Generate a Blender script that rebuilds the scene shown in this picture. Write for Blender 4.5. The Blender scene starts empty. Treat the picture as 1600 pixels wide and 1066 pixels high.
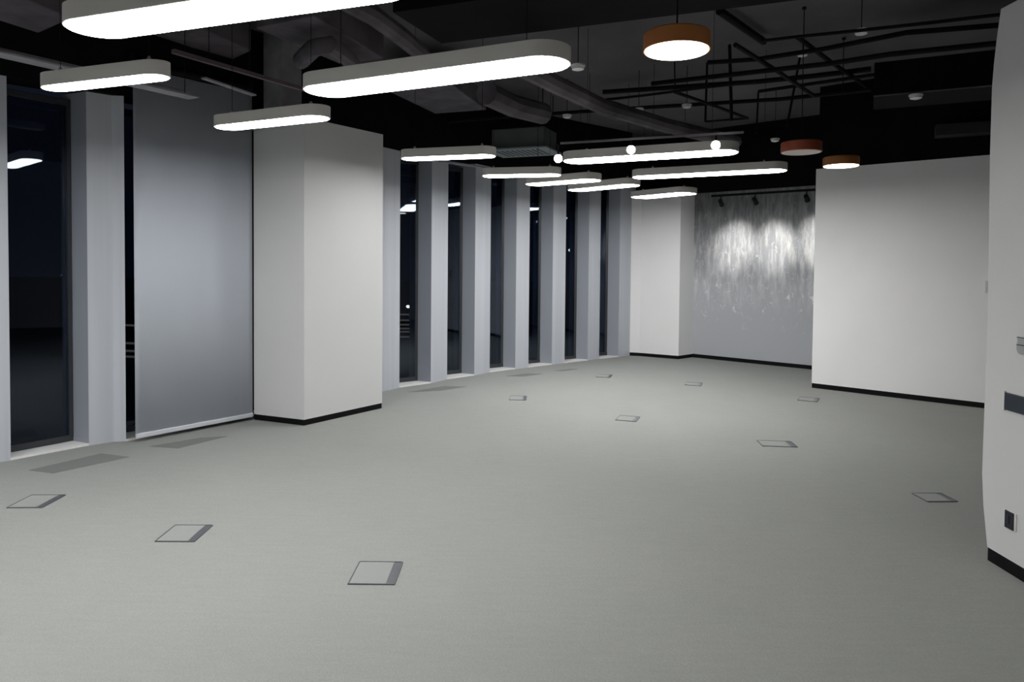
import bpy, bmesh, math, random
from mathutils import Vector, Matrix
random.seed(4)
sc = bpy.context.scene
C = sc.collection

# ------------------------------------------------------------------ camera
F, CX, CY, H = 1100., 800., 447., 1.5
PITCH, ROLL = math.radians(1.66), 0.009
fwd = Vector((0, math.cos(PITCH), -math.sin(PITCH)))
rt = Vector((1, 0, 0)); up = rt.cross(fwd)
r2 = math.cos(ROLL) * rt + math.sin(ROLL) * up
u2 = -math.sin(ROLL) * rt + math.cos(ROLL) * up
cam = bpy.data.cameras.new('camera'); co = bpy.data.objects.new('camera', cam); C.objects.link(co)
M3 = Matrix((r2, u2, -fwd)).transposed()
co.matrix_world = Matrix.Translation((0, 0, H)) @ M3.to_4x4()
cam.sensor_fit = 'HORIZONTAL'; cam.sensor_width = 36; cam.lens = 36 * F / 1600
cam.shift_y = -(533 - CY) / 1600
cam.clip_start = .05; cam.clip_end = 300
sc.camera = co

def at(x, y, z=0.):                       # survey helper: photo pixel at a known height -> point in the room
    d = fwd + r2 * (x - CX) / F - u2 * (y - CY) / F
    t = (z - H) / d.z
    return Vector((0, 0, H)) + d * t
def atD(x, y, D):
    d = fwd + r2 * (x - CX) / F - u2 * (y - CY) / F
    return Vector((0, 0, H)) + d * (D / d.y)

# ------------------------------------------------------------------ materials
def mat(name, col, rough=.6, metal=0., spec=.5, noise=None, bump=None, emit=None):
    m = bpy.data.materials.new(name); m.use_nodes = True
    nt = m.node_tree; b = nt.nodes['Principled BSDF']
    b.inputs['Base Color'].default_value = (*col, 1)
    b.inputs['Roughness'].default_value = rough
    b.inputs['Metallic'].default_value = metal
    b.inputs['Specular IOR Level'].default_value = spec
    tc = nt.nodes.new('ShaderNodeTexCoord')
    if noise:
        sc_, amt, st = noise
        n = nt.nodes.new('ShaderNodeTexNoise'); n.inputs['Scale'].default_value = sc_; n.inputs['Detail'].default_value = 5
        mp = nt.nodes.new('ShaderNodeMapping'); mp.inputs['Scale'].default_value = st
        nt.links.new(tc.outputs['Object'], mp.inputs[0]); nt.links.new(mp.outputs[0], n.inputs['Vector'])
        r = nt.nodes.new('ShaderNodeMapRange'); r.inputs['From Min'].default_value = .3; r.inputs['From Max'].default_value = .7
        r.inputs['To Min'].default_value = 1 - amt; r.inputs['To Max'].default_value = 1 + amt
        nt.links.new(n.outputs['Fac'], r.inputs[0])
        mx = nt.nodes.new('ShaderNodeVectorMath'); mx.operation = 'SCALE'; mx.inputs[0].default_value = col
        nt.links.new(r.outputs[0], mx.inputs['Scale']); nt.links.new(mx.outputs[0], b.inputs['Base Color'])
    if bump:
        bs, bd = bump
        n2 = nt.nodes.new('ShaderNodeTexNoise'); n2.inputs['Scale'].default_value = bs; n2.inputs['Detail'].default_value = 3
        nt.links.new(tc.outputs['Object'], n2.inputs['Vector'])
        bp = nt.nodes.new('ShaderNodeBump'); bp.inputs['Strength'].default_value = .4; bp.inputs['Distance'].default_value = bd
        nt.links.new(n2.outputs['Fac'], bp.inputs['Height']); nt.links.new(bp.outputs[0], b.inputs['Normal'])
    if emit:
        b.inputs['Emission Color'].default_value = (*emit[0], 1); b.inputs['Emission Strength'].default_value = emit[1]
    return m
W = (1, 1, 1)
m_wall = mat('white paint', (.87, .87, .87), .7, noise=(1.5, .015, W), bump=(60, .001), spec=.25)
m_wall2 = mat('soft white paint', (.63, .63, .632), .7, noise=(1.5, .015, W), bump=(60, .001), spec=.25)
m_pier = mat('pale blue grey panel', (.50, .525, .57), .42, noise=(2.2, .05, (6, 6, .12)), spec=.5)
m_reveal = mat('window reveal', (.30, .32, .36), .45)
m_sill = mat('white sill', (.78, .78, .77), .4)
m_black = mat('black baseboard', (.004, .004, .005), .6, spec=.15, noise=(8, .1, W))
m_slab = mat('dark sprayed slab', (.125, .117, .125), .9, noise=(1.2, .15, W), bump=(30, .01), spec=.1)
m_beam = mat('black sprayed steel', (.005, .005, .006), .85, noise=(3, .3, W), spec=.1)
m_pipe = mat('black pipe paint', (.008, .008, .009), .7, noise=(5, .2, W), spec=.12)
m_duct = mat('dark duct lagging', (.11, .098, .11), .8, noise=(4, .3, W), spec=.2)
m_galv = mat('dull galvanised strip', (.33, .32, .34), .5, metal=.2, noise=(6, .15, (1, 1, 6)))
m_ac = mat('grey air unit', (.10, .11, .11), .6, noise=(4, .1, W))
m_shaft = mat('bare concrete', (.22, .22, .23), .9, noise=(5, .2, W), bump=(40, .004))
m_blind = mat('blue grey blind fabric', (.54, .575, .64), .85, noise=(400, .03, W), spec=.15)
m_rail = mat('pale blind rail', (.62, .64, .68), .5, noise=(3, .02, W))
m_lampside = mat('lamp housing paint', (.62, .60, .57), .5, noise=(5, .02, W), spec=.3)
m_orange = mat('orange lacquer', (.36, .13, .035), .45, noise=(5, .05, W))
m_red = mat('rust red lacquer', (.33, .07, .03), .45, noise=(5, .05, W))
m_frame = mat('dark window frame', (.03, .033, .038), .4, noise=(5, .1, W))
m_fbox = mat('dark floor box metal', (.115, .12, .135), .45, metal=.3, noise=(20, .1, W))
m_steel = mat('brushed steel', (.45, .45, .46), .35, metal=.8, noise=(60, .1, (1, 1, 20)))
m_navy = mat('navy plate', (.012, .02, .035), .35, noise=(9, .1, W))
m_white = mat('white plastic', (.7, .7, .7), .4, noise=(5, .02, W))
m_sock = mat('black socket', (.012, .012, .02), .35, noise=(9, .1, W))
m_off = mat('unlit opal', (.75, .62, .55), .4, noise=(5, .02, W))
m_night = mat('night ground', (.01, .01, .012), .9, noise=(.5, .3, W))
m_rung_glow = mat('self-lit outdoor steel', (.25, .2, .16), .6, noise=(5, .1, W), emit=((.9, .75, .6), .2))  # faint emission stands in for light falling on the rungs
K = 1.0
m_emit = mat('opal lit white', (.9, .9, .9), .4, noise=(5, .01, W), emit=((1.0, .995, .985), 20.5 * K))
m_emitw = mat('opal lit warm', (.9, .9, .8), .4, noise=(5, .01, W), emit=((1.0, .86, .62), 12 * K))
m_bulb = mat('spot bulb', (.9, .9, .9), .4, noise=(5, .01, W), emit=((1, .97, .92), 40))
m_star = mat('street light glow', (.9, .9, .9), .4, noise=(5, .01, W), emit=((1, .85, .6), 6))
m_starc = mat('cool street light glow', (.9, .9, .9), .4, noise=(5, .01, W), emit=((.8, .9, 1), 5))

# carpet: fine woven loop
m_carpet = mat('grey loop carpet', (.298, .307, .293), .95, spec=.1)
nt = m_carpet.node_tree; b = nt.nodes['Principled BSDF']
tc = nt.nodes.new('ShaderNodeTexCoord')
def node(t, **k):
    n = nt.nodes.new(t)
    for a, v in k.items():
        if hasattr(n, a): setattr(n, a, v)
        else: n.inputs[a].default_value = v
    return n
n1 = node('ShaderNodeTexNoise', Scale=.8, Detail=4.); n2 = node('ShaderNodeTexNoise', Scale=260., Detail=2.)
vo = node('ShaderNodeTexVoronoi', Scale=120.); n3 = node('ShaderNodeTexNoise', Scale=9., Detail=6.)
mp = node('ShaderNodeMapping'); mp.inputs['Scale'].default_value = (.5, 4, 1)
nt.links.new(tc.outputs['Object'], mp.inputs[0]); nt.links.new(mp.outputs[0], n3.inputs['Vector'])
for n in (n1, n2, vo): nt.links.new(tc.outputs['Object'], n.inputs['Vector'])
def mr(src, lo, hi, a=.3, c=.7):
    r = node('ShaderNodeMapRange'); r.inputs[1].default_value = a; r.inputs[2].default_value = c
    r.inputs[3].default_value = lo; r.inputs[4].default_value = hi; nt.links.new(src, r.inputs[0]); return r.outputs[0]
def mul(a, c):
    q = node('ShaderNodeMath', operation='MULTIPLY'); nt.links.new(a, q.inputs[0]); nt.links.new(c, q.inputs[1]); return q.outputs[0]
f = mul(mul(mr(n1.outputs['Fac'], .97, 1.03), mr(n2.outputs['Fac'], .90, 1.10)), mul(mr(n3.outputs['Fac'], .975, 1.025), mr(vo.outputs['Distance'], 1.05, .93, 0, .6)))
sv = node('ShaderNodeVectorMath', operation='SCALE'); sv.inputs[0].default_value = (.298, .307, .293)
nt.links.new(f, sv.inputs['Scale']); nt.links.new(sv.outputs[0], b.inputs['Base Color'])
bp = node('ShaderNodeBump', Strength=.5, Distance=.002); nt.links.new(vo.outputs['Distance'], bp.inputs['Height']); nt.links.new(bp.outputs[0], b.inputs['Normal'])

# back wall: grey plaster with pale glittering drips in the upper half
m_plaster = mat('grey metallic plaster', (.2, .2, .2), .5)
nt = m_plaster.node_tree; b = nt.nodes['Principled BSDF']; tc = nt.nodes.new('ShaderNodeTexCoord')
sx = node('ShaderNodeSeparateXYZ'); nt.links.new(tc.outputs['Object'], sx.inputs[0])
mp = node('ShaderNodeMapping'); mp.inputs['Scale'].default_value = (13, 13, 2.6); nt.links.new(tc.outputs['Object'], mp.inputs[0])
na = node('ShaderNodeTexNoise', Scale=1., Detail=8., Roughness=.7); nt.links.new(mp.outputs[0], na.inputs['Vector'])
mp2 = node('ShaderNodeMapping'); mp2.inputs['Scale'].default_value = (7, 7, 5); nt.links.new(tc.outputs['Object'], mp2.inputs[0])
nb = node('ShaderNodeTexNoise', Scale=2., Detail=9., Roughness=.72, Distortion=.6); nt.links.new(mp2.outputs[0], nb.inputs['Vector'])
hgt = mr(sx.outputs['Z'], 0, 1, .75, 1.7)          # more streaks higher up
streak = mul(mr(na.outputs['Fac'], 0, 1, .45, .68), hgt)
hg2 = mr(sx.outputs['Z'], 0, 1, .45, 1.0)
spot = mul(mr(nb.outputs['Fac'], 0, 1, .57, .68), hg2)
ad = node('ShaderNodeMath', operation='MAXIMUM'); nt.links.new(streak, ad.inputs[0]); nt.links.new(spot, ad.inputs[1])
mx = node('ShaderNodeMix', data_type='RGBA')
mx.inputs[6].default_value = (.42, .435, .46, 1); mx.inputs[7].default_value = (.85, .85, .84, 1)
nt.links.new(ad.outputs[0], mx.inputs[0])
top_shade = mr(sx.outputs['Z'], 1.08, .30, 1.2, 2.45)  # weaker lamp light near the wall top, put into the base colour
dv = node('ShaderNodeVectorMath', operation='SCALE'); nt.links.new(mx.outputs[2], dv.inputs[0]); nt.links.new(top_shade, dv.inputs['Scale'])
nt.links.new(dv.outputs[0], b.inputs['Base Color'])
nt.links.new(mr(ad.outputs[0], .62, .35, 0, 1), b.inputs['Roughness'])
bp = node('ShaderNodeBump', Strength=.35, Distance=.01); nt.links.new(na.outputs['Fac'], bp.inputs['Height']); nt.links.new(bp.outputs[0], b.inputs['Normal'])

# window glass: clear, faintly tinted, mirror-like at night
m_glass = bpy.data.materials.new('window glass'); m_glass.use_nodes = True
nt = m_glass.node_tree; nt.nodes.clear()
out = nt.nodes.new('ShaderNodeOutputMaterial'); tr = node('ShaderNodeBsdfTransparent'); tr.inputs[0].default_value = (.45, .5, .58, 1)
gl = node('ShaderNodeBsdfGlossy'); gl.inputs['Roughness'].default_value = .015; gl.inputs[0].default_value = (.72, .82, 1, 1)
fr = node('ShaderNodeFresnel'); fr.inputs[0].default_value = 1.5
r = node('ShaderNodeMapRange'); r.inputs[1].default_value = 0; r.inputs[2].default_value = 1; r.inputs[3].default_value = .02; r.inputs[4].default_value = .9
nt.links.new(fr.outputs[0], r.inputs[0])
ms = nt.nodes.new('ShaderNodeMixShader'); nt.links.new(r.outputs[0], ms.inputs[0]); nt.links.new(tr.outputs[0], ms.inputs[1]); nt.links.new(gl.outputs[0], ms.inputs[2])
nt.links.new(ms.outputs[0], out.inputs[0])

# ------------------------------------------------------------------ mesh helpers
def link(name, bm, m, parent=None, smooth=False, loc=None):
    me = bpy.data.meshes.new(name)
    bmesh.ops.recalc_face_normals(bm, faces=bm.faces)
    bm.to_mesh(me); bm.free()
    me.materials.append(m)
    if smooth:
        for p in me.polygons: p.use_smooth = True
        try: me.set_sharp_from_angle(angle=math.radians(35))
        except Exception: pass
    o = bpy.data.objects.new(name, me); C.objects.link(o)
    if parent: o.parent = parent
    if loc is not None: o.location = loc
    return o
def recenter(o):                                  # origin to the base centre of the mesh
    me = o.data; xs = [v.co for v in me.vertices]
    c = Vector(((min(v.x for v in xs) + max(v.x for v in xs)) / 2, (min(v.y for v in xs) + max(v.y for v in xs)) / 2, min(v.z for v in xs)))
    for v in me.vertices: v.co -= c
    o.location = c; return o
def prism(bm, pts, z0, z1):
    lo = [bm.verts.new((p[0], p[1], z0)) for p in pts]; hi = [bm.verts.new((p[0], p[1], z1)) for p in pts]
    n = len(pts); bm.faces.new(lo[::-1]); bm.faces.new(hi)
    for i in range(n): bm.faces.new((lo[i], lo[(i + 1) % n], hi[(i + 1) % n], hi[i]))
    return bm
def bar(bm, a, b_, w, h, upv=Vector((0, 0, 1))):   # rectangular bar from a to b; w across, h along up
    a, b_ = Vector(a), Vector(b_); d = (b_ - a).normalized(); s = d.cross(upv)
    if s.length < 1e-4: s = d.cross(Vector((0, 1, 0)))
    s.normalize(); u = s.cross(d).normalized()
    vs = []
    for p in (a, b_):
        for i, j in ((-1, -1), (1, -1), (1, 1), (-1, 1)): vs.append(bm.verts.new(p + s * w / 2 * i + u * h / 2 * j))
    for q in ((3, 2, 1, 0), (4, 5, 6, 7), (0, 1, 5, 4), (1, 2, 6, 5), (2, 3, 7, 6), (3, 0, 4, 7)): bm.faces.new([vs[k] for k in q])
    return bm
def tube(bm, pts, rad, n=10):
    pts = [Vector(p) for p in pts]; rings = []
    for i, p in enumerate(pts):
        d = (pts[min(i + 1, len(pts) - 1)] - pts[max(i - 1, 0)]).normalized()
        ref = Vector((0, 0, 1)) if abs(d.z) < .9 else Vector((1, 0, 0))
        s = d.cross(ref).normalized(); u = s.cross(d)
        rings.append([bm.verts.new(p + (s * math.cos(k * 2 * math.pi / n) + u * math.sin(k * 2 * math.pi / n)) * rad) for k in range(n)])
    for a, c in zip(rings, rings[1:]):
        for k in range(n): bm.faces.new((a[k], a[(k + 1) % n], c[(k + 1) % n], c[k]))
    bm.faces.new(rings[0][::-1]); bm.faces.new(rings[-1]); return bm
def lathe(bm, prof, n=48, c=(0, 0, 0), cap=True):
    rings = [[bm.verts.new((c[0] + r_ * math.cos(k * 2 * math.pi / n), c[1] + r_ * math.sin(k * 2 * math.pi / n), c[2] + z)) for k in range(n)] for r_, z in prof]
    for a, d in zip(rings, rings[1:]):
        for k in range(n): bm.faces.new((a[k], a[(k + 1) % n], d[(k + 1) % n], d[k]))
    if cap: bm.faces.new(rings[0][::-1]); bm.faces.new(rings[-1])
    return bm
def B(): return bmesh.new()
def bev(o, w, seg=2):
    md = o.modifiers.new('bevel', 'BEVEL'); md.width = w; md.segments = seg; md.limit_method = 'ANGLE'; return o
def tag(o, label=None, cat=None, group=None, kind=None):
    if label: o['label'] = label
    if cat: o['category'] = cat
    if group: o['group'] = group
    if kind: o['kind'] = kind
    return o
def thing(name, loc, label, cat, group=None, rz=0):
    o = bpy.data.objects.new(name, None); o.empty_display_size = .1; C.objects.link(o); o.location = loc; o.rotation_euler = (0, 0, rz)
    return tag(o, label, cat, group)
def struct(name, bm, m, label=None, cat=None):
    o = link(name, bm, m); tag(o, label, cat, kind='structure'); return o
def copy_tree(root):
    r_ = root.copy(); C.objects.link(r_)
    for ch in list(root.children):
        c = ch.copy(); C.objects.link(c); c.parent = r_
        for g in ch.children:
            d = g.copy(); C.objects.link(d); d.parent = c
    return r_
def V2(p): return Vector((p[0], p[1], 0))

ZS = 3.75      # slab
ZW = 2.82      # top of fitted walls
# ------------------------------------------------------------------ facade line (window wall), surveyed on the floor
rv = Vector((-.19, .085, 0))                       # window reveal, front edge to glass
FL1 = at(17, 719.5); FR1 = at(139, 696.5)
fr = {}
fr[1] = (FL1, FR1)
fr[2] = (at(197, 690), Vector((-2.42, 7.02, 0)))   # behind the blind
fr[3] = (at(624, 606), at(673, 599))
fr[4] = (at(698.5, 593), at(741, 587))
fr[5] = (at(765, 582), at(805, 577))
fr[6] = (at(825.5, 574.5), at(862, 570))
fr[7] = (at(882, 567.5), at(918, 563.5))
fr[8] = (at(936, 561), at(966, 558))
A0 = Vector((-7.6, .6, 0))
# floor and ceiling follow the plan of the room
plan = [(-7.9, -4), (-7.9, .6), (-4.05, 5.45), (-1.75, 8.6), (-.6, 10.05), (1.9, 12.3), (3.0, 12.1), (8.6, 6.9), (8.6, -4)]
struct('floor', prism(B(), plan, -.12, 0), m_carpet, 'pale grey loop pile carpet over the whole floor', 'carpet')
struct('ceiling', prism(B(), plan, ZS, ZS + .15), m_slab, 'dark sprayed ceiling slab above the ducts', 'ceiling')

bm = B()
nrm = Vector((-.24, .2, 0))
def pier(L, R, extra=None):
    pts = [L] + ([extra] if extra else []) + [R, R + nrm, L + rv * 1.55]
    prism(bm, [(p.x, p.y) for p in pts], 0, ZW + .05)
prism(bm, [(p.x, p.y) for p in (A0, FL1, FL1 + Vector((-.24, .16, 0)), A0 + Vector((-.25, .2, 0)))], 0, ZW + .05)
pier(fr[1][1], fr[2][0], at(178, 690.5))
pier(Vector((-2.40, 7.04, 0)), fr[3][0], at(600, 611.5))
for i in range(3, 8): pier(fr[i][1], fr[i + 1][0])
pier(fr[8][1], at(990, 555))
o = struct('wall_left', bm, m_pier, 'pale blue grey window wall of narrow piers between tall windows', 'wall')
o.data.materials.append(m_reveal)
for f_ in o.data.polygons:
    if f_.normal.y < -.8 and f_.normal.x < 0: f_.material_index = 1
# dark bulkhead above windows
bm = B()
ln = [A0, FL1, fr[2][0], fr[3][0], fr[4][0], fr[5][0], fr[6][0], fr[7][0], fr[8][0], Vector((2.0, 11.9, 0))]
for a, c in zip(ln, ln[1:]):
    o_ = Vector((-.2, .18, 0))
    prism(bm, [(p.x, p.y) for p in (a, c, c + o_, a + o_)], ZW + .05, ZS)
struct('trim_1', bm, m_beam, 'black bulkhead closing the ceiling void above the window piers', 'bulkhead')

# windows
for i in range(1, 9):
    L, R = fr[i]
    G = R + rv
    Lb = L + Vector((-.20, .15, 0))
    if i == 1: Lb = L + Vector((-.12, .15, 0))
    w = bpy.data.objects.new('window_%d' % i, None); C.objects.link(w); w.location = (L + R) / 2
    tag(w, kind='structure')
    org = (L + R) / 2
    def sub(name, bm_, m_):
        o = link(name, bm_, m_, w); 
        for v in o.data.vertices: v.co -= org
        return o
    d = (G - Lb).normalized()
    n_ = Vector((-d.y, d.x, 0)) * .012
    a = Lb - d * .1; c = G + d * .03
    sub('pane', prism(B(), [(p.x, p.y) for p in (a, c, c + n_, a + n_)], .05, ZW), m_glass)
    bb = B(); z_ = Vector((0, 0, 1))
    bar(bb, a + z_ * .045 + n_ * .5, c + z_ * .045 + n_ * .5, .04, .05)
    bar(bb, a + z_ * (ZW - .03) + n_ * .5, c + z_ * (ZW - .03) + n_ * .5, .04, .05)
    bar(bb, c - d * .045 + z_ * .05, c - d * .045 + z_ * ZW, .05, .012)
    sub('window_frame', bb, m_frame)
    sub('sill', prism(B(), [(p.x, p.y) for p in (L, R, G, Lb)], 0, .018), m_sill)

# back corner pilaster and back wall
def column(name, pts, z1, label, base_edges, shaft=None, mm=m_wall):
    ctr = sum((V2(p) for p in pts), Vector()) / len(pts)
    t = thing(name, ctr, label, 'column')
    loc = [(p[0] - ctr.x, p[1] - ctr.y) for p in pts]
    link('cladding', prism(B(), loc, .055, z1), mm, t)
    o = .0
    link('baseboard', prism(B(), [(x * .993, y * .993) for x, y in loc], 0, .0545), m_black, t)
    if shaft: link('concrete_shaft', prism(B(), [(x - ctr.x, y - ctr.y) for x, y in shaft], z1, ZS), m_shaft, t)
    return t
k0, k1, k2 = at(397, 656), at(475, 665.5), at(597, 638)
column('structural_column', [k0, k1, k2, (-2.0, 7.72, 0)], 2.84, 'wide white square column with black base beside the large roller blind', 3,
       shaft=[(-2.42, 6.86), (-2.19, 6.72), (-2.07, 6.92), (-2.3, 7.06)], mm=m_wall2)
p0, p1, p2, p3 = at(984, 554), at(999, 556.5), at(1060, 561.5), at(1084, 558)
bm_pts = [(1.95, 11.85), (p1.x, p1.y), (p2.x, p2.y), (p3.x, p3.y), (2.9, 12.0)]
column('structural_column', bm_pts, 2.72, 'white column with narrow sides in the far corner beside the grey feature wall', 3)
b0, b1 = at(1083, 558.5), at(1268, 577.5)
dB = (b1 - b0).normalized(); nB = Vector((-dB.y, dB.x, 0))
bE = b0 + dB * 7.2
def wallpr(a, c, t, z0, z1): 
    return prism(B(), [(p.x, p.y) for p in (a, c, c + t, a + t)], z0, z1)
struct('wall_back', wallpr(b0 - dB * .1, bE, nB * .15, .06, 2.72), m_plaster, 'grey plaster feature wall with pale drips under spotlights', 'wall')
struct('baseboard_back', wallpr(b0 - dB * .1, bE, nB * .15, 0, .06), m_black)
struct('trim_2', wallpr(b0 - dB * 1.3, bE, nB * .15, 2.72, ZS), m_beam, 'black bulkhead above the feature wall', 'bulkhead')
# big white partition
g0, g1 = at(1268, 606), at(1540, 638.5)
dG = (g1 - g0).normalized(); nG = Vector((-dG.y, dG.x, 0)); gE = g0 + dG * 4.3
struct('wall_right', wallpr(g0, gE, nG * .13, .06, 2.735), m_wall, 'long plain white partition in front of the feature wall', 'wall')
struct('baseboard_right', wallpr(g0 + nG * .003 + dG * .003, gE, nG * .125, 0, .06), m_black)
struct('trim_3', wallpr(g0 + dG * .02 + nG * .02, gE, nG * .1, 2.735, ZS), m_beam, 'black bulkhead above the white partition', 'bulkhead')
# near right wall, far edge slightly bowed
xW = 2.47
prof = []
for px, py in ((1542, 875), (1541, 860), (1536.5, 790), (1534.5, 740), (1538, 640), (1543, 500), (1545, 380), (1547, 236), (1550, 137), (1553, 100), (1557.5, 60), (1564, 14)):
    d = fwd + r2 * (px - CX) / F - u2 * (py - CY) / F
    t = xW / d.x; p = Vector((0, 0, H)) + d * t; prof.append((p.y, p.z))
zb = .068; ztop = prof[-1][1]
bm = B(); poly = [(-3.9, zb)] + [(prof[0][0], zb)] + [q for q in prof if q[1] > zb + .01] + [(-3.9, ztop)]
A_ = [bm.verts.new((xW, y, z)) for y, z in poly]; B_ = [bm.verts.new((xW + .14, y, z)) for y, z in poly]
bm.faces.new(A_); bm.faces.new(B_[::-1])
for i in range(len(poly)): j = (i + 1) % len(poly); bm.faces.new((A_[i], A_[j], B_[j], B_[i]))
struct('wall_near', bm, m_wall2, 'plain white wall at the right edge with a socket and switch', 'wall')
struct('baseboard_near', prism(B(), [(xW + .002, -3.9), (xW + .14, -3.9), (xW + .14, prof[0][0] - .002), (xW + .002, prof[0][0] - .002)], 0, zb), m_black)
# shell out of view
struct('wall_outer', prism(B(), [(8.4, -4), (8.6, -4), (8.6, 7), (8.4, 7)], 0, ZS), m_wall)
struct('wall_rear', prism(B(), [(-7.9, -4.1), (8.6, -4.1), (8.6, -3.95), (-7.9, -3.95)], 0, ZS), m_wall)
struct('wall_side', prism(B(), [(-7.95, -4), (-7.75, -4), (-7.5, .75), (-7.9, .75)], 0, ZS), m_wall)

# ------------------------------------------------------------------ roller blind
q0, q1 = at(212, 692), at(395, 656.5)
cB = (q0 + q1) / 2; dr = (q1 - q0).normalized(); ang = math.atan2(dr.y, dr.x); hl = (q1 - q0).length / 2
t = thing('roller_blind', cB, 'large flat blue grey roller blind lowered to the floor left of the white column', 'blind', rz=ang)
bm = B(); nx = 24                                  # very slight waviness
lo = [[None] * 2 for _ in range(nx + 1)]
for i in range(nx + 1):
    x = -hl + 2 * hl * i / nx; y = .003 * math.sin(i * 1.1)
    lo[i] = [bm.verts.new((x, y, .07)), bm.verts.new((x, y + .004, 3.1))]
for i in range(nx): bm.faces.new((lo[i][0], lo[i + 1][0], lo[i + 1][1], lo[i][1]))
fb = link('fabric', bm, m_blind, t, smooth=True); s_ = fb.modifiers.new('thick', 'SOLIDIFY'); s_.thickness = .004
bev(link('bottom_rail', bar(B(), (-hl, 0, .052), (hl, 0, .052), .022, .04), m_rail, t), .006)
link('roller_tube', tube(B(), [(-hl, .03, 3.14), (hl, .03, 3.14)], .035, 16), m_pipe, t, smooth=True)
for s in (-1, 1): link('bracket', bar(B(), (s * hl, .03, 3.08), (s * hl, .03, 3.22), .008, .08), m_pipe, t)

# ------------------------------------------------------------------ lamps
def capsule(L, w, n=20):
    r_ = w / 2; h = L / 2 - r_; out_ = []
    for k in range(n + 1): a = -math.pi / 2 + math.pi * k / n; out_.append((h + r_ * math.cos(a), r_ * math.sin(a)))
    for k in range(n + 1): a = math.pi / 2 + math.pi * k / n; out_.append((-h + r_ * math.cos(a), r_ * math.sin(a)))
    return out_
ZL = 2.5; TL = .078
def make_lamp(L, w):
    root = bpy.data.objects.new('linear_lamp', None); C.objects.link(root)
    bm = B(); o1, o2 = capsule(L, w), capsule(L - .02, w - .02); n = len(o1)
    r0 = [bm.verts.new((x, y, 0)) for x, y in o2]; r1 = [bm.verts.new((x, y, 0)) for x, y in o1]
    r2_ = [bm.verts.new((x, y, TL)) for x, y in o1]; rin = [bm.verts.new((x, y, .02)) for x, y in o2]
    for i in range(n):
        j = (i + 1) % n
        bm.faces.new((rin[i], rin[j], r0[j], r0[i])); bm.faces.new((r0[i], r0[j], r1[j], r1[i])); bm.faces.new((r1[i], r1[j], r2_[j], r2_[i]))
    bm.faces.new(r2_)
    link('housing', bm, m_lampside, root, smooth=True)
    link('diffuser', prism(B(), capsule(L - .022, w - .022), -.004, .012), m_emit, root)
    for s in (-1, 1):
        c = link('hanging_cable', tube(B(), [(s * L * .36, 0, TL), (s * L * .36, 0, ZS - ZL - .006)], .002, 6), m_pipe, root, smooth=True)
        link('cable_grip', lathe(B(), [(.012, TL), (.012, TL + .03), (.006, TL + .04)], 12, (s * L * .36, 0, 0)), m_steel, c, smooth=True)
    return root
short = make_lamp(.95, .22); long_ = make_lamp(1.62, .29)
LA = [  # x, y, length, width, turn, kind, label
    ((-1.152, 2.821, 1.62, 0.26, -0.347), 'l', 'long white capsule lamp cut off by the top of the picture, nearest of all'),
    ((-0.465, 3.815, 1.625, 0.302, -0.448), 'l', 'long white capsule lamp in the middle, second nearest of the long lamps'),
    ((1.219, 6.455, 1.614, 0.35, -0.458), 'l', 'long white capsule lamp with bright track spots right in front of it'),
    ((2.076, 7.594, 1.633, 0.316, -0.476), 'l', 'long thin looking white lamp hanging farthest of the long lamps, before the feature wall'),
    ((-2.293, 3.966, 0.93, 0.14, -0.354), 's', 'short white capsule lamp near the left edge, under the galvanised strip'),
    ((-1.732, 5.046, 1.036, 0.2, -0.451), 's', 'short white capsule lamp over the wide white column'),
    ((-0.608, 6.585, 0.934, 0.23, -0.299), 's', 'short white capsule lamp right of the column, over the first narrow windows'),
    ((0.093, 7.854, 0.89, 0.27, -0.216), 's', 'short white capsule lamp second in the far window row'),
    ((0.592, 8.461, 1.01, 0.31, -0.648), 's', 'short white capsule lamp third in the far window row, tilting up right'),
    ((1.146, 9.005, 1.088, 0.31, -0.821), 's', 'short white capsule lamp fourth in the far window row, below the tilted one'),
    ((2.104, 9.9, 1.013, 0.4, -0.905), 's', 'short white capsule lamp farthest away, in front of the corner column'),
]
nl = {'l': 0, 's': 0}
for (x, y, L_, W_, an), k, lab in LA:
    src = long_ if k == 'l' else short
    o = src if nl[k] == 0 else copy_tree(src); nl[k] += 1
    o.location = (x, y, ZL); o.rotation_euler = (0, 0, an)
    L0, W0 = (1.62, .29) if k == 'l' else (.95, .22)
    o.scale = (L_ / L0, W_ / W0, 1)
    tag(o, lab, 'lamp', 'long capsule ceiling lamps' if k == 'l' else 'short capsule ceiling lamps')
# unseen lamps added left of and behind the camera to brighten the near room
for x, y, a in ((-3.9, 3.25, -20), (-3.1, 1.9, -20), (-5.0, 1.6, -20), (-3.2, .2, -20), (-1.2, -.8, -20), (-4.6, -1.4, -20)):
    o = copy_tree(long_); o.location = (x, y, ZL); o.rotation_euler = (0, 0, math.radians(a)); o.scale = (1, 1, 1)
    tag(o, 'unseen long white capsule lamp, added outside the picture to brighten the near room', 'lamp', 'added unseen fill lamps')

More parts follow.
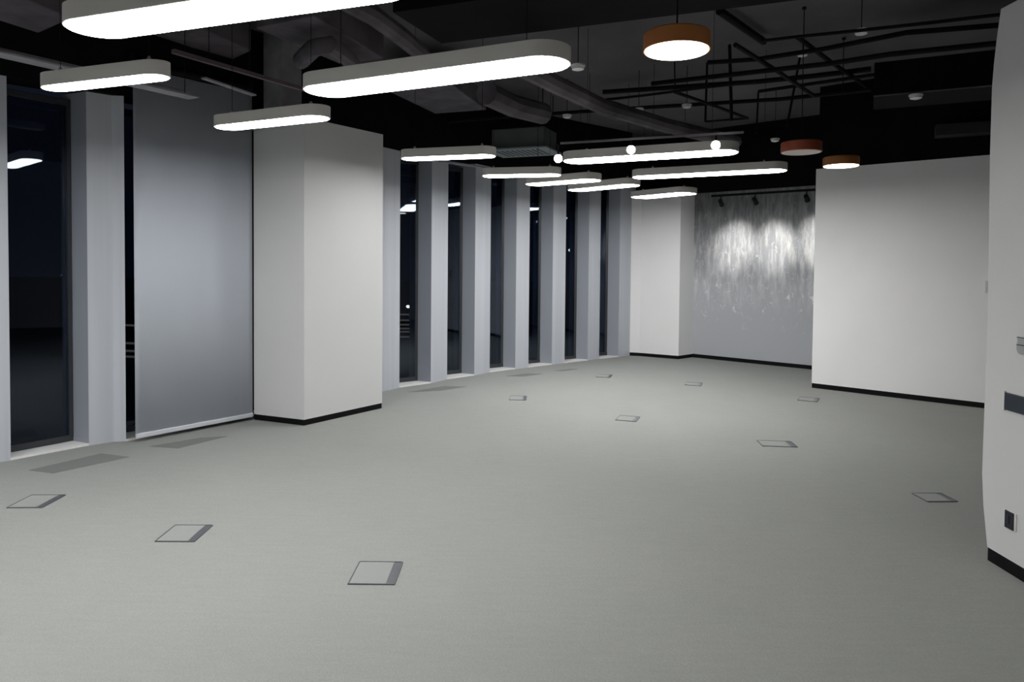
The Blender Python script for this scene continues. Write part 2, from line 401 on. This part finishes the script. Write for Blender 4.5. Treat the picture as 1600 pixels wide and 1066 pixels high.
def pendant(px, dia, z, m_s, m_d, lab, hh=.085, tilt=(0, 0)):
    P = at(px[0], px[1], z)
    t = thing('round_pendant_lamp', P, lab, 'lamp', 'round pendant lamps'); t.rotation_euler = (tilt[0], tilt[1], 0)
    r_ = dia / 2
    link('shade', lathe(B(), [(r_ - .006, .012), (r_ - .006, 0), (r_, 0), (r_, hh - .006), (r_ - .006, hh), (.02, hh)], 64), m_s, t, smooth=True)
    link('diffuser', lathe(B(), [(r_ - .009, -.003), (r_ - .009, .01)], 64), m_d, t)
    link('hanging_cable', tube(B(), [(0, 0, hh), (0, 0, ZS - z - .012)], .004, 6), m_pipe, t)
    link('canopy', lathe(B(), [(.018, ZS - z - .03), (.018, ZS - z - .012)], 16), m_pipe, t, smooth=True)
    return t
pendant((1057, 79.5), .305, 2.5, m_orange, m_emitw, 'round orange pendant lamp lit warm white, nearest and largest', .078, (0, math.radians(.4)))
pendant((1252, 238), .335, 2.5, m_red, m_off, 'round rust red pendant lamp, switched off')
pendant((1314, 259.5), .33, 2.5, m_orange, m_emitw, 'round orange pendant lamp lit warm white, over the edge of the white partition', .085)

# ------------------------------------------------------------------ track spotlights
def spot_head(bm_loc, aim, lab, grp, light=None, bulb=True, drop=.06):
    t = thing('track_spotlight', bm_loc, lab, 'spotlight', grp)
    aim = Vector(aim).normalized()
    link('stem', tube(B(), [(0, 0, 0), (0, 0, -drop)], .008, 8), m_pipe, t)
    q = aim.to_track_quat('Z', 'Y').to_matrix().to_4x4(); q.translation = Vector((0, 0, -drop - .03))
    bm = lathe(B(), [(.012, -.07), (.03, -.06), (.034, .06), (.036, .06), (.036, .05)], 24); bmesh.ops.transform(bm, matrix=q, verts=bm.verts)
    sb = link('spot_body', bm, m_pipe, t, smooth=True)
    bm = lathe(B(), [(.028, .058), (.035, .07), (.03, .083), (.012, .09)] if bulb else [(.029, .056), (.029, .064), (.02, .068)], 24); bmesh.ops.transform(bm, matrix=q, verts=bm.verts)
    link('spot_lens', bm, m_bulb if bulb else m_emit, sb, smooth=True)
    if light:
        l = bpy.data.lights.new('spot_beam', 'SPOT'); l.energy = light; l.spot_size = math.radians(43); l.spot_blend = 1.0; l.shadow_soft_size = .03; l.color = (1, .97, .92)
        lo_ = bpy.data.objects.new('spot_beam', l); C.objects.link(lo_); lo_.parent = t
        lo_.rotation_euler = (-aim).to_track_quat('Z', 'Y').to_euler(); lo_.location = Vector((0, 0, -drop - .03)) + aim * .08
    return t
# far track lighting the feature wall
t0, t1 = at(1112, 306.5, 2.545), at(1275, 296.5, 2.545)
off = -nB * .0
tag(recenter(link('track', bar(B(), t0, t1, .035, .03), m_pipe)), 'black lighting track in front of the feature wall', 'lighting track')
for px, tgt, lab in ((1128, (1150, 372), 'black track spotlight at the left end of the feature wall track'), (1184, (1211, 372), 'black track spotlight in the middle of the feature wall track'), (1262, (1280, 362), 'black track spotlight at the right end of the feature wall track')):
    s = (px - 1112) / 163; P = t0.lerp(t1, s) - Vector((0, 0, .015))
    # aim at the wall plane
    d = fwd + r2 * (tgt[0] - CX) / F - u2 * (tgt[1] - CY) / F
    tt = ((b0 - Vector((0, 0, H))).dot(nB)) / d.dot(nB); T = Vector((0, 0, H)) + d * tt
    spot_head(P, T - P, lab, 'spotlights on the feature wall track', light=92, bulb=False)
# track by the long lamp
u0, u1 = at(876, 226, 2.64), at(1162, 211, 2.64)
u0 = atD(876, 224, 6.2); u1 = atD(1162, 209, 5.62); u1.z = u0.z
tag(recenter(link('track', bar(B(), u0, u1, .022, .016), m_duct)), 'thin grey lighting track above the long lamp with bright spots', 'lighting track')
for px, lab in ((993, 'bright track spotlight in front of the middle of the long lamp'), (1122, 'bright track spotlight at the right end of the long lamp')):
    s = (px - 876) / 286; P = u0.lerp(u1, s) - Vector((0, 0, .012))
    spot_head(P, Vector((0, 0, 1.3)) - P, lab, 'bright spotlights on the near track', drop=.045)
P = u0 + Vector((-.02, 0, -.012)); spot_head(P, Vector((0, 0, 1.5)) - P, 'small bright track spotlight hanging left of the long lamp', 'bright spotlights on the near track', drop=.09)

# ------------------------------------------------------------------ ceiling services
def beam(name, lab, cat, a, c, w, h, m_, bevw=.004):
    o = recenter(link(name, bar(B(), a, c, w, h), m_)); tag(o, lab, cat); return o
def pipe(lab, pts, rad, m_=m_pipe, name='pipe', cat='pipe', group=None):
    o = recenter(link(name, tube(B(), pts, rad, 10), m_, smooth=True)); tag(o, lab, cat, group); return o
# large black beam crossing the top of the picture
e0, e1 = at(690, 68, 3.3), at(1290, -5, 3.3); dd = (e1 - e0).normalized(); nn = Vector((-dd.y, dd.x, 0))
a_, c_ = e0, e1 + dd * 3
bm = prism(B(), [(p.x, p.y) for p in (a_, c_, c_ - nn * .75, a_ - nn * .75)], 3.3, ZS)
tag(recenter(link('ceiling_beam', bm, m_beam)), 'deep black beam crossing the top of the picture', 'beam')
# second beam over lamps, further left
def soffit(lab, p, z, h, m_, name='duct', cat='duct'):
    pts = [at(x, y, z) for x, y in p]
    o = recenter(link(name, prism(B(), [(q.x, q.y) for q in pts], z, z + h), m_)); tag(o, lab, cat); return bev(o, .01)
soffit('flat dark duct behind the two nearest long lamps', [(490, 25), (600, 92), (530, 100), (400, 45)], 3.35, .3, m_duct)
soffit('dark duct end with pale edge just below the second long lamp', [(600, 140), (680, 178), (760, 172), (700, 128)], 3.32, .2, m_duct)
soffit('black duct crossing above the wide white column', [(225, 50), (360, 95), (392, 80), (300, 38)], 3.42, .3, m_duct)
soffit('dark duct at the top left corner', [(-40, 20), (60, 52), (110, 30), (20, -10)], 3.2, .3, m_duct)
# round ducts running parallel to the windows
def zrun(p, z): return [at(x, y, z) for x, y in p]
pipe('round dark duct curving down from behind the second long lamp', zrun([(800, 96), (860, 128), (940, 166), (1040, 196), (1150, 222)], 2.99), .075, m_duct, 'round_duct', 'duct')
pipe('thick dark duct above the nearest long lamp end', zrun([(530, -5), (580, 22), (625, 55), (660, 85)], 3.45), .08, m_duct, 'round_duct', 'duct')
pipe('curved flexible duct left of the second long lamp', zrun([(470, 95), (490, 75), (515, 70), (545, 92), (555, 112)], 3.2), .07, m_duct, 'flexible_duct', 'duct')
pipe('round duct hanging over the short lamp near the left edge', zrun([(150, 95), (240, 112), (320, 118), (350, 108)], 3.36), .11, m_duct, 'round_duct', 'duct')
pipe('short round duct stub above the grey air unit', zrun([(760, 146), (800, 165), (850, 178)], 3.1), .11, m_duct, 'round_duct', 'duct')
# thin edges
beam('cable_tray', 'thin pinkish metal edge running above the short lamp over the column', 'cable tray', at(270, 80, 3.0), at(500, 147, 3.0), .035, .03, mat('dull mauve steel', (.11, .08, .09), .6, noise=(4, .1, W)))
# galvanised strip top-left
s0, s1 = at(-60, 71, 2.75), at(303, 153, 2.75)
t = thing('ceiling_channel', (s0 + s1) / 2, 'dull grey metal channel crossing behind the short lamp at the left edge', 'channel')
o_ = (s0 + s1) / 2
link('channel_web', bar(B(), s0 - o_, s1 - o_, .13, .012), m_galv, t)
link('channel_flange', bar(B(), s0 - o_ + Vector((-.047, .035, .03)), s1 - o_ + Vector((-.047, .035, .03)), .006, .05), m_galv, t)
for s in (.1, .95):
    link('hanger_rod', tube(B(), [(s0.lerp(s1, s) - o_), (s0.lerp(s1, s) - o_) + Vector((0, 0, ZS - 2.76))], .003, 6), m_pipe, t)
s0, s1 = at(318, 122, 2.95), at(397, 149, 2.95)
t = thing('ceiling_channel', (s0 + s1) / 2, 'short grey metal channel end above the roller blind', 'channel'); o_ = (s0 + s1) / 2
link('channel_web', bar(B(), s0 - o_, s1 - o_, .05, .012), m_galv, t)
for s in (.1, .9): link('hanger_rod', tube(B(), [(s0.lerp(s1, s) - o_), (s0.lerp(s1, s) - o_) + Vector((0, 0, ZS - 2.96))], .003, 6), m_pipe, t)
# thin bright-edged strip behind the far short lamps
beam('cable_tray', 'thin grey tray passing over the second far window lamp', 'cable tray', at(688, 252, 2.72), at(800, 268, 2.72), .05, .02, m_galv)
# grey cassette air unit
c0 = at(826, 236, 3.0)
t = thing('air_conditioner', c0, 'boxy grey ceiling air unit hanging above the far window lamps', 'air conditioner', rz=math.radians(-22))
o = link('unit_body', prism(B(), [(-.42, -.25), (.30, -.25), (.30, .25), (-.42, .25)], 0, .26), m_ac, t); bev(o, .012)
link('grille_panel', prism(B(), [(-.5, -.33), (.36, -.33), (.36, .33), (-.5, .33)], -.02, 0), mat('pale unit panel', (.26, .30, .30), .5, noise=(5, .05, W)), t)
bm = B()
for k in range(9): bar(bm, (-.36 + k * .07, -.22, -.023), (-.36 + k * .07, .22, -.023), .03, .006)
link('louvre', bm, m_ac, t)
for sx_, sy_ in ((-.38, -.2), (.26, -.2), (.26, .2), (-.38, .2)): link('hanger_rod', tube(B(), [(sx_, sy_, .26), (sx_, sy_, ZS - 3.01)], .006, 6), m_pipe, t)

# pipe lattice, upper right
ZP = 3.35
nrun = [0]
def run(lab, p, rad=.016, z=ZP, ext=None):
    nrun[0] += 1; z = 3.10 + .052 * ((nrun[0] * 5) % 12)
    return pipe(lab, zrun(p, z), rad, group='black sprinkler and conduit runs')
run('long black pipe crossing the ceiling from the second long lamp to the right bulkhead', [(700, 190), (800, 182), (947, 172), (1076, 164), (1220, 155), (1361, 140)], .022)
run('thick black pipe just above the small frame of rods', [(942, 144), (1018, 139), (1180, 128), (1270, 119), (1361, 108)], .028)
run('black pipe third from the top right, meeting the right wall edge lower', [(1018, 131), (1220, 108), (1293, 100), (1390, 85), (1566, 67)], .022)
run('black pipe second from the top right, bending near the hanging rods', [(1105, 98), (1180, 93), (1245, 83), (1285, 77), (1416, 51), (1566, 39)], .022)
run('thin black conduit topmost at the upper right', [(1190, 64), (1250, 57), (1340, 48), (1450, 36), (1570, 22)], .012, 3.45)
run('black pipe lowest of the lattice ending at the dark duct', [(1185, 143), (1260, 132), (1338, 121), (1366, 117)], .018)
run('short thick black bar slanting beside the large orange pendant', [(1124, 17), (1193, 65)], .035)
run('black pipe slanting down right through the lattice', [(1149, 70), (1220, 115), (1272, 150)], .02)
run('black pipe slanting down right to the dark duct corner', [(1246, 58), (1298, 97), (1360, 139)], .022)
run('thin black pipe slanting from below the large pendant to the lattice tip', [(1055, 144), (1112, 164), (1168, 185)], .016)
run('short black pipe closing the lattice tip', [(1168, 185), (1102, 190)], .014)
run('thin black pipe from second long lamp toward lattice', [(905, 160), (1000, 150), (1100, 137), (1180, 128)], .012, 3.4)
def rod(lab, x0, y0, x1, y1, z0=3.7, rad=.012):
    P = at(x0, y0, z0); Q = atD(x1, y1, P.y)
    pipe(lab, [P, Q], rad, name='hanger_rod', cat='rod', group='black hanger rods')
rod('black hanger rod left of the lattice', 1105, 98, 1102, 190)
rod('tallest black hanger rod, starting right of the large orange pendant', 1140, 70, 1143, 189, rad=.016)
rod('short black hanger rod in the middle of the lattice', 1185, 143, 1182, 208)
rod('thin black rod hanging below the large orange pendant', 1054, 97, 1055, 144, rad=.007)
rod('black rod slanting down from the bright detector in the lattice', 1250, 89, 1230, 197)
# dark bulkhead duct at right
h0, h1 = at(1365, 152, 3.0), at(1600, 131, 3.0); dh = (h1 - h0).normalized(); nh = Vector((-dh.y, dh.x, 0)); h2 = h0 + dh * 4
bm = prism(B(), [(p.x, p.y) for p in (h0, h2, h2 + nh * .55, h0 + nh * .55)], 3.0, 3.3)
tag(bev(recenter(link('rectangular_duct', bm, m_beam)), .006), 'large black rectangular duct above the white partition', 'duct')
beam('duct_edge_highlight', 'thin pale strip standing in for the highlight on the lower edge of the large black duct', 'strip', h0 - nh * .01 + Vector((0, 0, .006)), h2 - nh * .01 + Vector((0, 0, .006)), .008, .012, m_duct)  # paler strip added for the light caught on the duct's lower edge
j0, j1 = at(1462, 212, 2.95), at(1600, 203, 2.95); dj = (j1 - j0).normalized(); nj = Vector((-dj.y, dj.x, 0)); j2 = j0 + dj * 2
tag(bev(recenter(link('rectangular_duct', prism(B(), [(p.x, p.y) for p in (j0, j2, j2 + nj * .2, j0 + nj * .2)], 2.95, 3.07), mat('very dark duct', (.022, .022, .022), .8, noise=(3, .1, W)))), .004), 'small dim grey duct low over the white partition by the right wall', 'duct')
# hanging dark panel left of bulkhead
bm = B(); v0, v1 = at(1362, 152, 3.05), at(1275, 165, 3.05)
# smoke detectors / sprinkler heads
def det(px, py, z, lab, tubed=True):
    P = at(px, py, z); t = thing('smoke_detector', P, lab, 'detector', 'small white ceiling detectors')
    link('detector_cap', lathe(B(), [(.02, -.03), (.045, -.022), (.05, 0)], 24), m_white, t, smooth=True)
    link('detector_base', lathe(B(), [(.055, 0), (.055, .012)], 24), m_white, t, smooth=True)
    if tubed: link('drop_tube', tube(B(), [(0, 0, .012), (0, 0, ZS - z - .006)], .0035, 8), m_pipe, t)
det(903, 104, 3.0, 'small white detector beside the right end of the second long lamp')
det(886, 181, 3.3, 'small white detector on the long pipe above the bright long lamp')
det(998, 171, 3.3, 'small white detector on the long pipe below the large pendant')
det(1073, 165, 3.3, 'small white detector on the pipe right of the large pendant')
det(1254, 84, 3.64, 'small white detector where the lattice pipes cross')
det(1346, 49, 3.4, 'small white detector on the topmost conduit at upper right')
det(1431, 150, 2.98, 'small white detector under the large black duct', False)
det(1211, 218, 3.1, 'small white detector above the unlit red pendant')

# ------------------------------------------------------------------ floor boxes
m_lid = mat('lid carpet insert', (.272, .279, .272), .95, noise=(200, .06, W))
def make_fbox():
    r_ = bpy.data.objects.new('floor_box', None); C.objects.link(r_)
    w, h, z = .105, .118, .003; bm = B(); e = .005
    for a, c in (((-w, -h), (w, -h)), ((w, -h), (w, h)), ((w, h), (-w, h)), ((-w, h), (-w, -h))):
        bar(bm, (*a, z), (*c, z), e, .006)
    link('frame', bm, m_fbox, r_)
    link('lid', prism(B(), [(-w + .003, -h + .003), (w - .04, -h + .003), (w - .04, h - .003), (-w + .003, h - .003)], 0, .004), m_lid, r_)
    link('cable_flap', prism(B(), [(w - .04, -h + .003), (w - .003, -h + .003), (w - .003, h - .003), (w - .04, h - .003)], 0, .0035), m_fbox, r_)
    return r_
fb0 = make_fbox()
FB = [(57.5, 784, 2, 1, 1, 'square carpeted floor box near the left edge, leftmost of the front three'),
      (288.5, 834, 1, 1, 1, 'square carpeted floor box in the middle of the front three'),
      (588, 896, 0, 1.03, 1.05, 'square carpeted floor box nearest the viewer'),
      (1460, 778, 2, .95, .7, 'square floor box near the right wall'),
      (809.5, 622.5, -4, .9, 1, 'floor box on the carpet beyond the wide column, facing the third narrow window'),
      (981, 654.5, -20, .95, .95, 'floor box in the middle of the room with curled flap'),
      (1214, 694, -6, 1.35, .8, 'wide floor box halfway to the white partition'),
      (944, 588, -15, .9, 1, 'small distant floor box before the last windows'),
      (1084, 600.5, -20, .95, 1, 'small distant floor box in front of the corner column'),
      (1263, 624.5, -30, .95, 1, 'small distant floor box at the corner of the white partition')]
for i, (x, y, a, sxx, syy, lab) in enumerate(FB):
    o = fb0 if i == 0 else copy_tree(fb0)
    o.location = at(x, y); o.rotation_euler = (0, 0, math.radians(a)); o.scale = (sxx, syy, 1); tag(o, lab, 'floor box', 'floor boxes in the carpet')
# floor grilles by the windows
m_gr = mat('dark carpet grille', (.165, .172, .165), .9, noise=(150, .08, W))
for p, lab in (([(45, 735), (83, 740), (203, 714.5), (158, 709)], 'flush dark grey floor grille in front of the leftmost window, largest'),
               ([(233, 698), (278, 701), (356, 682), (312, 684.5)], 'flush dark grey floor grille in front of the roller blind'),
               ([(637, 613), (690, 610.5), (729, 604.5), (695, 603.5)], 'flush dark floor grille in front of the first narrow window'),
               ([(790, 588), (818, 588.5), (848, 584.5), (824, 583.5)], 'flush dark floor grille in front of the third narrow window'),
               ([(866, 579.7), (880, 580), (903, 577), (890, 576.6)], 'farthest flush dark floor grille in front of the narrow windows')):
    o = recenter(link('floor_grille', prism(B(), [tuple(at(x, y))[:2] for x, y in p], 0, .002), m_gr)); tag(o, lab, 'floor grille', 'flush floor grilles along the windows')

# ------------------------------------------------------------------ near wall fittings
def wy(px, py):                                    # point on the near right wall
    d = fwd + r2 * (px - CX) / F - u2 * (py - CY) / F; p = Vector((0, 0, H)) + d * (xW / d.x); return p
def plate(name, parent, y0, y1, z0, z1, th, m_, x=0):
    o = link(name, prism(B(), [(x - th, y0), (x, y0), (x, y1), (x - th, y1)], z0, z1), m_, parent); return bev(o, .002)
P = wy(1579, 813)
t = thing('wall_socket', (xW, P.y, P.z), 'black power socket with pale side strips low on the near right wall', 'socket')
plate('mounting_plate', t, -.044, .044, -.044, .044, .006, m_white)
plate('socket_face', t, -.032, .030, -.043, .043, .010, m_sock)
plate('socket_insert', t, -.004, .026, -.018, .022, .013, m_navy)
P = wy(1600, 541)
t = thing('wall_switch', (xW, P.y, P.z), 'grey thermostat like control cut by the right picture edge', 'switch')
plate('upper_panel', t, -.07, .034, .005, .04, .010, m_steel)
plate('trim_line', t, -.07, .036, .001, .006, .013, m_sock)
bm = B(); pts = [(-.07, 0), (.036, 0), (.034, -.02), (.022, -.036), (.005, -.042), (-.07, -.042)]
A_ = [bm.verts.new((-.012, y, z)) for y, z in pts]; B_ = [bm.verts.new((0, y, z)) for y, z in pts]
bm.faces.new(A_); bm.faces.new(B_[::-1])
for i in range(len(pts)): j = (i + 1) % len(pts); bm.faces.new((A_[i], A_[j], B_[j], B_[i]))
link('lower_panel', bm, m_steel, t)
plate('top_line', t, -.07, .035, .037, .042, .013, m_sock)
ya = wy(1573, 613); yb = wy(1573, 640); yc = wy(1600, 648)
t = thing('wall_plate', (xW, ya.y - .1, (ya.z + yb.z) / 2), 'dark navy rectangular panel on the near wall, cut by the picture edge', 'panel')
plate('panel_face', t, -.22, .1, -(ya.z - yb.z) / 2 , (ya.z - yb.z) / 2, .012, m_navy)
plate('panel_edge', t, .1, .108, -(ya.z - yb.z) / 2 - .006, (ya.z - yb.z) / 2 + .006, .012, m_white)
# slim light switch on the big partition beside the near wall
d = fwd + r2 * (1542 - CX) / F - u2 * (449 - CY) / F; tt = (g0 - Vector((0, 0, H))).dot(nG) / d.dot(nG); P = Vector((0, 0, H)) + d * tt
t = thing('light_switch', P, 'slim grey switch plate seen beside the near wall edge', 'switch', rz=math.atan2(dG.y, dG.x))
link('switch_plate', prism(B(), [(-.012, -.014), (.08, -.014), (.08, 0), (-.012, 0)], -.06, .07), m_steel, t)
link('rocker', prism(B(), [(.015, -.018), (.06, -.018), (.06, -.014), (.015, -.014)], -.035, .045), m_white, t)

# ------------------------------------------------------------------ outside, night
struct('ground', prism(B(), [(-60, 5), (-8.1, .3), (-4.3, 5.4), (2, 12.8), (9, 14), (30, 80), (-60, 80)], -.5, -.3), m_night, 'dark ground outside the windows', 'ground')
def lamp_out(px, py, D, lab, m_, r_=.09):
    P = atD(px, py, D); t = thing('street_lamp', (P.x, P.y, -.3), lab, 'street lamp', 'distant street lamps at night')
    link('pole', tube(B(), [(0, 0, 0), (0, 0, P.z + .35), (.1, 0, P.z + .36)], .03, 8), m_pipe, t)
    link('lamp_head', lathe(B(), [(r_ * .5, P.z + .3 - r_ * .6), (r_, P.z + .3), (r_ * .6, P.z + .3 + r_ * .5)], 16, (.0, 0, 0)), m_, t, smooth=True)
lamp_out(98, 430, 24, 'distant orange street light seen low in the leftmost window', m_star, .05)
lamp_out(644, 469, 26, 'distant warm street light in the first narrow window, upper of two', m_star, .08)
lamp_out(638, 479, 23, 'distant warm street light in the first narrow window, lower of two', m_star, .08)
lamp_out(892, 391, 34, 'distant cool street light in the fifth narrow window', m_starc, .13)
lamp_out(942, 403, 34, 'distant warm street light in the last narrow window', m_star, .13)
lamp_out(720, 353, 34, 'faint street light in the second narrow window', m_starc, .05)
def railing(x0, x1, ys, D, lab):
    P = atD((x0 + x1) / 2, ys[-1], D); t = thing('outdoor_railing', (P.x, P.y, -.3), lab, 'railing', 'dim outdoor railings')
    for y in ys:
        a, c = atD(x0, y, D), atD(x1, y + 1, D)
        link('rail', bar(B(), a - t.location, c - t.location, .03, .035), m_rung_glow, t)
    for x in (x0, x1):
        a = atD(x, ys[0], D); link('post', bar(B(), a - t.location, Vector((a.x, a.y, -.3)) - t.location, .05, .05), m_rung_glow, t)
railing(600, 660, (491, 500, 507, 513, 518, 526), 16, 'dim steel railing outside the first narrow window')
railing(190, 216, (508, 536, 548, 557), 13, 'dim steel railing outside the gap beside the blind')

# ------------------------------------------------------------------ world & view
w = bpy.data.worlds.new('night'); sc.world = w; w.use_nodes = True
w.node_tree.nodes['Background'].inputs[0].default_value = (.010, .013, .022, 1); w.node_tree.nodes['Background'].inputs[1].default_value = .5
sc.view_settings.view_transform = 'Standard'; sc.view_settings.look = 'None'
sc.view_settings.exposure = 0.0; sc.view_settings.gamma = 1.0
sc.cycles.use_denoising = True
sc.cycles.max_bounces = 8; sc.cycles.diffuse_bounces = 5; sc.cycles.transparent_max_bounces = 8
sc.cycles.sample_clamp_indirect = 6
